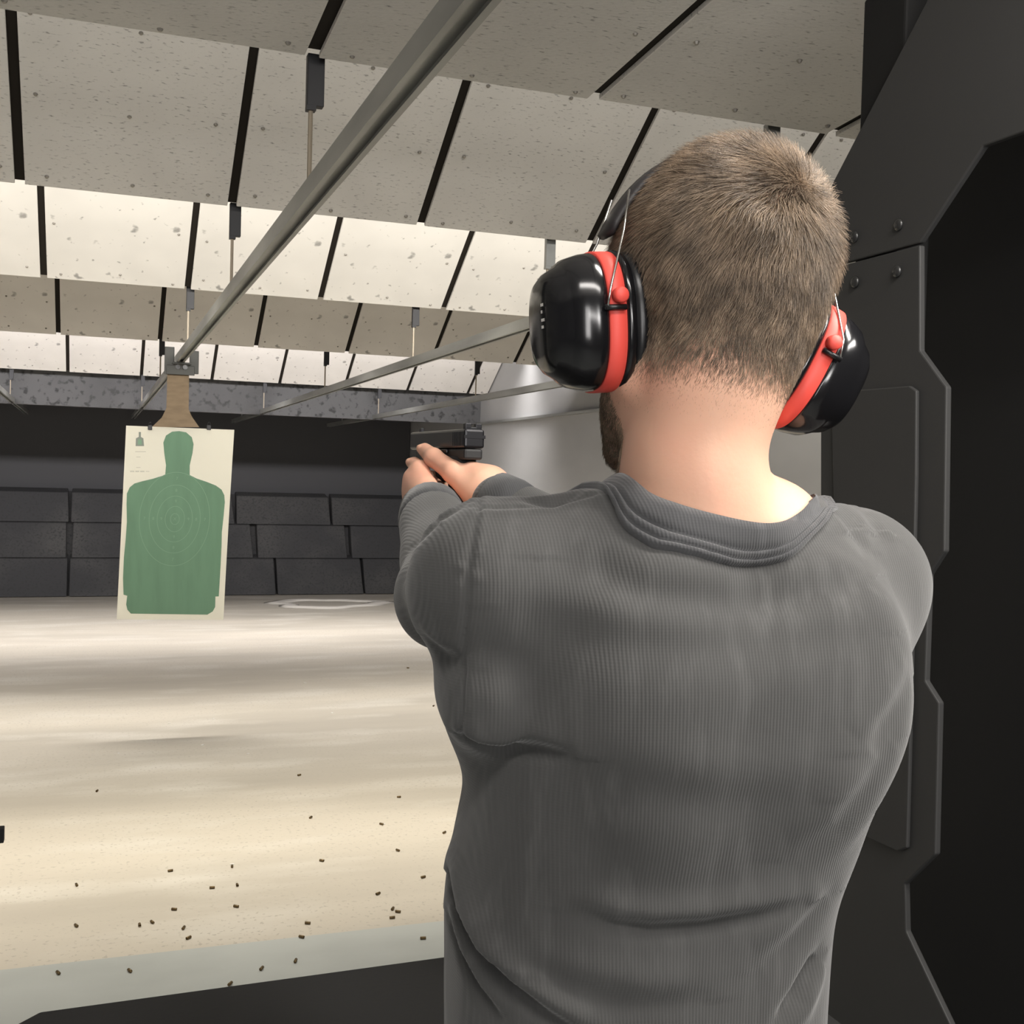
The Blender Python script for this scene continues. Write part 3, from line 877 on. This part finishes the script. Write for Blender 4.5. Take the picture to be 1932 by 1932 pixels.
def build_shirt():
    S = Field((.10, .60, .93), (.84, 1.36, 1.60), .0027)
    S.loft(TORSO, 2.5, .03)
    for s in (-1, 1):
        S.cone(NB + np.array([s * .05, .0, -.008]), SH[s], .046, .055, .05)
        S.chain([SH[s], EL[s]], [.054, .045], .04)
        S.chain([EL[s], WR[s]], [.046, .036], .025)
        # latissimus / loose cloth under the arm
        S.cone(SH[s] + np.array([-s * .02, .02, -.09]), EL[s] + np.array([-s * .02, -.06, -.01]), .044, .032, .04)
    S.ell(P(918, 1303, 'Y', .785), (.036, .05, .042), None, .012)   # sleeve cloth rolled up under the left arm
    # shoulder blades
    for s in (-1, 1):
        S.ell((MX + s * .066, .712, 1.40), (.058, .028, .085), None, .05)
    v, f = S.mesh(); v = relax(v, f, 4)
    bvh = BVHTree.FromPolygons(v.tolist(), f.tolist())
    n = vnormals(v, f)
    def crease(pts, depth, w, ridge=0., rw=.012, side=1, taper=True):
        nonlocal v
        pl = polyline3(bvh, pts)
        if len(pl) < 2: return
        d, sd, al = seg_dist(v, pl)
        tp = np.sin(np.pi * np.clip(al, .02, .98)) ** .5 if taper else 1
        disp = -depth * np.exp(-(d / w) ** 2) * tp
        if ridge: disp = disp + ridge * np.exp(-((sd - side * rw) / rw) ** 2) * np.exp(-(np.maximum(d - 3 * rw, 0) / rw) ** 2) * tp
        v = v + n * disp[:, None]
    # seams
    crease([(907, 934), (897, 985), (884, 1080), (877, 1180), (874, 1290), (876, 1385)], .0022, .0026, .0010, .005, 1, False)
    crease([(905, 958), (965, 955), (1030, 953), (1075, 944), (1118, 934)], .0018, .0026, .001, .005, -1, False)
    # folds
    crease([(868, 1388), (905, 1403), (950, 1410), (1010, 1413), (1075, 1428)], 0.0105, .006, .006, .012, 1)
    crease([(1080, 1722), (1150, 1745), (1230, 1754), (1330, 1748), (1430, 1730), (1510, 1705)], 0.0067, .007, .005, .012, 1)
    crease([(846, 1650), (868, 1730), (905, 1800), (960, 1860), (1030, 1915), (1100, 1960)], .011, .006, .011, .012, 1)
    crease([(842, 1730), (868, 1800), (905, 1870), (950, 1932)], 0.0075, .006, .005, .010, 1)
    crease([(900, 1790), (980, 1830), (1080, 1870), (1200, 1895), (1320, 1890)], 0.0045, .010, .003, .016, 1)
    crease([(1545, 1800), (1528, 1840), (1508, 1880), (1470, 1932)], 0.0105, .007, .006, .012, -1)
    crease([(1560, 1690), (1500, 1770), (1440, 1830)], 0.0045, .012, .003, .016, 1)
    crease([(1090, 1055), (1220, 1120), (1380, 1140), (1520, 1125), (1640, 1090)], 0.0067, .016, .0045, .022, 1)
    crease([(960, 1150), (1120, 1205), (1300, 1215), (1500, 1205), (1650, 1200)], 0.0030, .018, .003, .02, 1)
    crease([(1000, 1420), (1150, 1480), (1350, 1520), (1520, 1510)], 0.0030, .02, .002, .02, 1)
    crease([(1585, 930), (1630, 965), (1668, 1020)], .003, .008, .003, .011, 1)
    crease([(1600, 925), (1655, 945), (1700, 985)], .003, .008, .003, .011, 1)
    crease([(1560, 955), (1600, 1000), (1640, 1045)], .003, .008, .003, .011, 1)
    crease([(990, 940), (1040, 948), (1090, 930)], 0.0045, .006, .003, .008, 1)
    crease([(780, 1030), (830, 975), (880, 945)], 0.0030, .006, .0015, .008, 1)
    crease([(800, 1200), (840, 1240), (874, 1260)], 0.0045, .01, .003, .012, 1)
    crease([(1740, 1230), (1700, 1330), (1640, 1420)], 0.0045, .014, .003, .016, 1)
    crease([(1690, 1400), (1640, 1480), (1580, 1560), (1500, 1620)], 0.0037, .014, .0025, .018, 1)
    # gentle cloth undulation
    w = (np.sin(v[:, 0] * 37 + v[:, 2] * 21) + np.sin(v[:, 2] * 63 - v[:, 0] * 17 + 1.3) + np.sin(v[:, 1] * 55 + v[:, 2] * 40)) * .0006
    v = v + n * w[:, None]
    return v, f, bvh


SV, SF, SBVH = build_shirt()
SBVH = BVHTree.FromPolygons(SV.tolist(), SF.tolist())

# neckband: from the inner edge standing at the neck to the seam on the shirt
def loop_pts(keys, n=72):
    k = np.array(keys, float); m = len(k); out = []
    for i in range(n):
        t = i / n * m; a = int(t) % m; u = t - int(t)
        p0, p1, p2, p3 = k[(a - 1) % m], k[a], k[(a + 1) % m], k[(a + 2) % m]
        out.append(.5 * ((2 * p1) + (-p0 + p2) * u + (2 * p0 - 5 * p1 + 4 * p2 - p3) * u * u + (-p0 + 3 * p1 - 3 * p2 + p3) * u ** 3))
    return np.array(out)
inner_k = [P(1163, 898, 'Y', .775), P(1235, 936, 'Y', .728), P(1330, 968, 'Y', .706), P(1440, 989, 'Y', .700), P(1495, 975, 'Y', .725), P(1509, 940, 'Y', .79),
           (.500, .855, 1.522), (.437, .878, 1.500), (.372, .852, 1.518)]
outer_k = [P(1128, 928, 'Y', .775), P(1190, 972, 'Y', .712), P(1300, 1018, 'Y', .690), P(1430, 1042, 'Y', .685), P(1520, 1020, 'Y', .705), P(1552, 958, 'Y', .79),
           (.520, .878, 1.495), (.437, .902, 1.475), (.352, .872, 1.495)]
IN, OUT = loop_pts(inner_k), loop_pts(outer_k)
C0 = IN.mean(0)
# neck opening: the cloth inside the neckline sinks below the skin
BBVH = BVHTree.FromPolygons(BV.tolist(), BF.tolist())
def inside(q, pg):
    r = np.zeros(len(q), bool)
    for a, b in zip(pg, np.roll(pg, -1, 0)):
        c_ = (a[1] > q[:, 1]) != (b[1] > q[:, 1])
        r ^= c_ & (q[:, 0] < a[0] + (q[:, 1] - a[1]) / (b[1] - a[1] + 1e-12) * (b[0] - a[0]))
    return r
near = np.where((SV[:, 2] > 1.49) & (np.abs(SV[:, 0] - C0[0]) < .13) & (np.abs(SV[:, 1] - C0[1]) < .13))[0]
near = near[inside(SV[near], C0[:2] + (IN[:, :2] - C0[:2]) * 1.09)]
for k in near:
    p_ = Vector(SV[k]); bh = BBVH.find_nearest(p_)
    dd = (p_ - bh[0]).dot(bh[1])
    if -.02 < dd < .008: SV[k] = p_ - bh[1] * (dd + .004)
shirt = link('shirt', np_mesh('shirt', SV, SF), m_shirt, person)
rows_ = []
prof = [(0., -.012, -.0015), (0., .001, .0), (.0, .0015, .0022), (.25, .002, .003), (.5, .002, .0036), (.66, .002, .0036), (.69, .002, .0002), (.73, .002, .0036), (.8, .002, .004), (.87, .002, .0036), (.90, .002, .0), (.94, .002, .0036), (1., .002, .0042), (1.06, .002, .003), (1.08, .0, -.006)]
for (t, _, lift) in prof:
    rw = []
    for a, b in zip(IN, OUT):
        p = Vector(a + (b - a) * t)
        hit = SBVH.find_nearest(p)
        q = p
        nrm = hit[1]
        w = min(1, max(0, (t - .15) / .85))
        tgt = hit[0] + nrm * (.0015)
        q = p.lerp(tgt, w)
        side = (Vector(b) - Vector(a)).normalized()
        up = nrm if t > .3 else (nrm * .6 + Vector((a[0] - C0[0], a[1] - C0[1], .02)).normalized() * .4).normalized()
        if t == 0. and _ < 0: q = q - Vector((0, 0, .016)) + Vector((C0[0] - a[0], C0[1] - a[1], 0)).normalized() * -.001
        q = q + up * lift
        if _ > 0:                       # keep the band outside the neck
            bh = BBVH.find_nearest(q)
            dd = (q - bh[0]).dot(bh[1])
            lim = .0045 * (1 - min(1, t))
            if dd < lim: q = q + bh[1] * min(lim - dd, .02)
        rw.append(q)
    rows_.append(rw)
bm = bmesh.new(); add_rings(bm, rows_, False, False)
link('neckband', bm_mesh('neckband', bm), m_collar, person, True)['label'] = 'ribbed charcoal neckband with a double stitched edge'
for s in (-1, 1):
    d = (WR[s] - EL[s]); d = d / np.linalg.norm(d)
    tube('cuff', [WR[s] - d * .03, WR[s] - d * .015, WR[s] + d * .012, WR[s] + d * .014], [.037, .0385, .036, .030], m_collar, person, 24)

# ---------------------------------------------------------------- trousers and shoes
def build_trousers():
    T = Field((.16, .58, .04), (.80, 1.02, 1.06), .006)
    T.loft([(.72, .425, .805, .17, .12), (.82, .425, .805, .178, .128), (.92, .425, .805, .164, .116), (1.0, .425, .805, .158, .106)], 2.4, .04)
    for s in (-1, 1):
        T.chain([(.425 + s * .085, .81, .80), (.425 + s * .12, .82 + s * .02, .46), (.425 + s * .14, .79 + s * .04, .10)], [.097, .070, .062], .03)
    v, f = T.mesh(); return relax(v, f, 3), f
v, f = build_trousers()
link('trousers', np_mesh('trousers', v, f), m_denim, person)
for s in (-1, 1):
    T = Field((.425 + s * .14 - .07, .68 + s * .04, -.002), (.425 + s * .155 + .07, 1.02 + s * .04, .16), .005)
    x0, y0_ = .425 + s * .14, .77 + s * .04
    T.cone((x0, y0_, .05), (x0 + .01 * s, y0_ + .17, .038), .046, .040, .02)
    T.cone((x0, y0_, .05), (x0, y0_ + .02, .11), .046, .045, .02)
    v, f = T.mesh(); v = relax(v, f, 2); v[:, 2] = np.maximum(v[:, 2], .012)
    link('shoe', np_mesh('shoe', v, f), m_shoe, person)

# ---------------------------------------------------------------- hair: short strands over the scalp
def build_hair():
    loc = (BV - HO) @ HR
    n = vnormals(BV, BF)
    fc = loc[BF].mean(1)
    x, y, z = fc[:, 0], fc[:, 1], fc[:, 2]
    # scalp: above the nape line behind the ears, above the hairline in front
    back = (y < .0) & (z > -.071)
    top = (z > .062) & (y < .075)
    sidep = (z > .02) & (y < .045)
    beard = (y > .0) & (z < -.035) & (z > -.125) & (y < .11) & (np.abs(x) > .0)
    near = (np.abs(x) < .09) & (z > -.13) & (z < .15) & (y > -.125)
    scalp = near & (back | top | sidep)
    beard = near & beard & ~scalp
    ar = np.linalg.norm(np.cross(BV[BF[:, 2]] - BV[BF[:, 0]], BV[BF[:, 3]] - BV[BF[:, 1]]), axis=1) / 2
    pos = []; 
    whorl = np.array([.016, -.082, .100])
    def strands(mask, dens, kind):
        idx = np.where(mask)[0]
        p = ar[idx] * dens
        if kind == 'scalp':
            zz = z[idx]; fade = np.clip((zz + .070 + .008 * np.sin(x[idx] * 90 + 1)) / .05, 0, 1); p = p * (.25 + .75 * fade)
            wd = np.linalg.norm(fc[idx] - whorl * np.array([1, 1, .95]), axis=1)
            p = p * (1 + .8 * np.exp(-(wd / .014) ** 2))
        cnt = rng.poisson(p)
        fi = np.repeat(idx, cnt); N = len(fi)
        u, w = rng.random((N, 1)), rng.random((N, 1))
        q = BF[fi]
        root = (BV[q[:, 0]] * (1 - u) + BV[q[:, 1]] * u) * (1 - w) + (BV[q[:, 3]] * (1 - u) + BV[q[:, 2]] * u) * w
        nn = n[q].mean(1); nn /= np.linalg.norm(nn, axis=1)[:, None]
        rl = (root - HO) @ HR; nl = nn @ HR
        # comb direction in head space: away from the whorl, with a swirl, then down
        d = rl - whorl
        dist = np.linalg.norm(d, axis=1)[:, None]
        d = d / (dist + 1e-6)
        swirl = np.cross(nl, d) * .7 * np.exp(-(dist / .05) ** 2)
        comb = d + swirl + np.array([0, 0, -.75]) * np.clip((.09 - rl[:, 2:3]) / .05, 0, 1)
        comb += np.array([0, .5, 0]) * np.clip((rl[:, 1:2] + .02) / .05, 0, 1)
        # tufts: low-frequency direction noise
        fr = 95.
        tf = np.stack([np.sin(rl[:, 1] * fr + rl[:, 2] * fr * 1.3 + 1), np.sin(rl[:, 0] * fr * 1.2 + rl[:, 2] * fr + 2), np.sin(rl[:, 0] * fr + rl[:, 1] * fr * 1.1)], 1)
        tf2 = np.stack([np.sin(rl[:, 2] * 310 + rl[:, 0] * 170), np.sin(rl[:, 0] * 290 + rl[:, 1] * 210), np.sin(rl[:, 1] * 330 - rl[:, 2] * 190)], 1)
        comb = comb + .26 * tf + .2 * tf2 + rng.normal(0, .22, (N, 3))
        comb = comb + rng.normal(0, 1.3, (N, 3)) * np.exp(-(dist / .014) ** 2)
        comb -= nl * (comb * nl).sum(1)[:, None]
        comb /= np.linalg.norm(comb, axis=1)[:, None] + 1e-9
        if kind == 'scalp':
            L = .0022 + .0195 * np.clip((rl[:, 2] + .055) / .13, 0, 1) - .004 * np.clip((np.abs(rl[:, 0]) - .05) / .02, 0, 1) * np.clip((.06 - rl[:, 2]) / .04, 0, 1) * np.clip((rl[:, 2] + .05) / .05, 0, 1)
            L *= rng.uniform(.65, 1.2, N)
            lift = .55 + .25 * np.clip((rl[:, 2] - .05) / .07, 0, 1)
        else:
            L = rng.uniform(.004, .008, N); lift = np.full(N, .5)
        lift = (lift * rng.uniform(.7, 1.25, N))[:, None]
        L = L[:, None]
        dirn = nl * lift + comb * (1.05 - lift * .5); dirn /= np.linalg.norm(dirn, axis=1)[:, None]
        pts = []
        for t in (0, .35, .7, 1.):
            p_ = rl - nl * .0008 + dirn * (L * t) + comb * (L * .35 * t * t) - nl * (L * .22 * t * t)
            pts.append(HO + p_ @ HR.T)
        rf = .4 + .6 * np.clip((rl[:, 2] + .066) / .055, 0, 1) if kind == 'scalp' else np.full(N, .9)
        return np.stack(pts, 1), rf
    A = strands(scalp, 1.5e6, 'scalp'); Bd = strands(beard, .7e6, 'beard')
    return A, Bd


def curves_obj(name, A, m, r0, parent):
    A, rf = A
    cu_ = bpy.data.hair_curves.new(name)
    N, k = A.shape[:2]
    cu_.add_curves([k] * N)
    cu_.points.foreach_set('position', A.reshape(-1).astype(np.float32))
    rad = (np.array([1, .95, .75, .3])[None, :] * r0 * rf[:, None]).ravel().astype(np.float32)
    cu_.points.foreach_set('radius', rad)
    o = bpy.data.objects.new(name, cu_); cu_.materials.append(m); COL.objects.link(o); o.parent = parent
    return o


HA, HBd = build_hair()
curves_obj('hair', HA, m_hair, .00013, person)['label'] = 'short brown hair, thinning at the crown'
curves_obj('beard', HBd, m_hair, .00012, person)['label'] = 'short dark beard'


# ---------------------------------------------------------------- ear defenders
ear = empty('ear_defenders', hd_(0, 0, .16)); tag(ear, 'black ear defenders with red rings worn over the man\'s head', 'ear defenders')
E0 = Vector(ear.location)
def sup(a, b, n, pw=2.5):
    out = []
    for k in range(n):
        t = 2 * math.pi * k / n; c, s = math.cos(t), math.sin(t)
        out.append((abs(c) ** (2 / pw) * math.copysign(a, c), abs(s) ** (2 / pw) * math.copysign(b, s)))
    return out
CUP = {-1: (-.0650, .003, -.006), 1: (.0585, -.003, -.004)}
def cup(s):
    root_c = np.array(CUP[s])
    ax = rot_y(math.radians(13.7 * s if s < 0 else 18)) @ rot_z(math.radians(-s * 4))
    if s < 0: pass
    def cl(u, y, z): return HO + HR @ (root_c + ax @ np.array([s * u, y, z])) - np.array(E0)
    def ring(u, a, b, dy=0., dz=0.): return [Vector(cl(u, y + dy, z + dz)) for y, z in sup(a, b, 56)]
    A_, B_ = .0410, .0515
    bm = bmesh.new()
    dome = [(.030, A_ - .001, B_ - .001), (.0325, A_, B_), (.040, A_ - .0005, B_ - .001), (.050, A_ - .003, B_ - .004), (.0550, A_ - .0065, B_ - .008),
            (.0565, A_ - .0075, B_ - .0095), (.064, A_ - .011, B_ - .014), (.0690, A_ - .016, B_ - .020), (.0715, A_ - .023, B_ - .028), (.0723, A_ - .034, B_ - .042)]
    add_rings(bm, [ring(*q) for q in dome])
    o = link('ear_cup', bm_mesh('ear_cup', bm), m_muff, ear, True)
    bm = bmesh.new()
    add_rings(bm, [ring(*q) for q in ((.0165, A_ - .001, B_ - .001), (.0173, A_ + .0012, B_ + .0012), (.0300, A_ + .0012, B_ + .0012), (.0307, A_ - .001, B_ - .001))])
    rr = link('red_ring', bm_mesh('red_ring', bm), m_red, o, True)
    bm = bmesh.new()
    add_rings(bm, [ring(*q) for q in ((.0085, A_ - .004, B_ - .004), (.0095, A_ + .001, B_ + .001), (.0135, A_ + .0022, B_ + .0022), (.0162, A_ + .001, B_ + .001), (.0168, A_ - .003, B_ - .003))])
    link('base_ring', bm_mesh('base_ring', bm), m_muff, o, True)
    bm = bmesh.new()
    add_rings(bm, [ring(*q) for q in ((-.008, A_ - .014, B_ - .014), (-.007, A_ - .006, B_ - .006), (-.003, A_ - .001, B_ - .001), (.003, A_ + .001, B_ + .001), (.008, A_ - .001, B_ - .001), (.010, A_ - .006, B_ - .006))])
    link('cushion', bm_mesh('cushion', bm), m_cushion, o, True)
    # pivot knobs front and rear, wires up to the band
    for sy in (-1, 1):
        k0 = cl(.0235, sy * (A_ + .000), .016); k1 = cl(.0235, sy * (A_ + .009), .016)
        tube('pivot_knob', [k0, k0 + (k1 - k0) * .2, k0 + (k1 - k0) * .8, k1], [.004, .0058, .0058, .0045], m_red, o, 16)
        b0 = cl(.019, sy * (A_ + .0035), .0075); b1 = cl(.035, sy * (A_ + .0035), .0075)
        tube('wire_clip', [b0, b1], .0022, m_cushion, o, 8)
        if True:
            w0 = cl(.034, sy * (A_ + .0045), .0075); w1 = cl(.030, sy * (A_ + .003), .022)
            top_ = HO + HR @ np.array([s * .081, sy * .020 + .022, .092]) - np.array(E0)
            mid = HO + HR @ np.array([s * .0875, sy * .030 + .008, .055]) - np.array(E0)
            tube('band_wire', [w0, w1, mid, top_], .0009, m_wire, ear, 8)
    if s > 0: return
    bm = bmesh.new()
    for zz, ll in ((.012, .010), (.007, .006), (.001, .012), (-.004, .008)):
        c0 = [cl(.0728, -.012 + dy_, zz + dz_) for dy_, dz_ in ((0, 0), (-ll * .6, 0), (-ll * .6, .0022), (0, .0022))]
        bm.faces.new([bm.verts.new(c) for c in c0])
    link('printed_mark', bm_mesh('printed_mark', bm), m_eye, o)
for s in (-1, 1): cup(s)
# headband over the crown
bm = bmesh.new(); rr_ = []
for i in range(33):
    t = math.pi * (i / 32) ; a = -1.2 + 2.4 * i / 32
    cx, cz = .0865 * math.sin(a) / math.sin(1.2), .1455 - .085 * (1 - math.cos(a)) / (1 - math.cos(1.2))
    nx, nz = math.sin(a), math.cos(a)
    sec = []
    for (dy, dn) in ((-.016, -.002), (-.013, .002), (.013, .002), (.016, -.002), (.013, -.004), (-.013, -.004)):
        sec.append(Vector(HO + HR @ np.array([cx + nx * dn, .026 + dy, cz + nz * dn]) - np.array(E0)))
    rr_.append(sec)
add_rings(bm, rr_)
link('headband', bm_mesh('headband', bm), m_band, ear, True)

# ---------------------------------------------------------------- pistol
gun = empty('pistol', gn(0, 0, 0)); tag(gun, 'black semi-automatic pistol held in both of the man\'s hands', 'pistol')
gun.rotation_euler = (0, 0, math.radians(6))
sl = bmesh.new(); add_box(sl, (-.0135, -.062, -.006), (.0135, .125, .0175), .003)
for k in range(7): add_box(sl, (-.0142, -.056 + k * .005, -.003), (.0142, -.0535 + k * .005, .014))
add_box(sl, (-.014, -.0625, .006), (.014, -.0615, .010))
link('slide', bm_mesh('slide', sl), m_gun, gun)
bm = bmesh.new(); add_tube(bm, [(0, .12, .007), (0, .128, .007)], .0072, 16); link('barrel', bm_mesh('barrel', bm), m_gun, gun, True)
fr = bmesh.new(); add_box(fr, (-.0125, -.060, -.020), (.0125, .105, -.0065), .003)
link('frame', bm_mesh('frame', fr), m_polymer, gun)
gbm = bmesh.new()
add_rings(gbm, [[Vector((x, y - .017 * t, -.016 - .098 * t)) for x, y in [(a * .0145, b * .024 - .022) for a, b in sup(1, 1, 20, 3)]] for t in (0, .1, .5, .95, 1)])
link('grip', bm_mesh('grip', gbm), m_polymer, gun, True)
box('magazine_base', (-.0155, -.066, -.122), (.0155, -.010, -.113), m_polymer, gun, .003)
tube('trigger_guard', [(0, .004, -.020), (0, .010, -.040), (0, .030, -.046), (0, .052, -.040), (0, .058, -.020)], .0038, m_polymer, gun, 8)
tube('trigger', [(0, .030, -.020), (0, .034, -.030), (0, .031, -.038)], .003, m_polymer, gun, 8)
rs = bmesh.new(); add_box(rs, (-.011, -.058, .0175), (-.003, -.050, .0245), .0008); add_box(rs, (.003, -.058, .0175), (.011, -.050, .0245), .0008); add_box(rs, (-.011, -.058, .0165), (.011, -.050, .020), .0008)
link('rear_sight', bm_mesh('rear_sight', rs), m_gun, gun)
box('front_sight', (-.002, .112, .017), (.002, .120, .0235), m_gun, gun, .0005)
box('slide_stop', (-.0155, -.01, -.012), (-.0122, .018, -.007), m_gun, gun, .001)
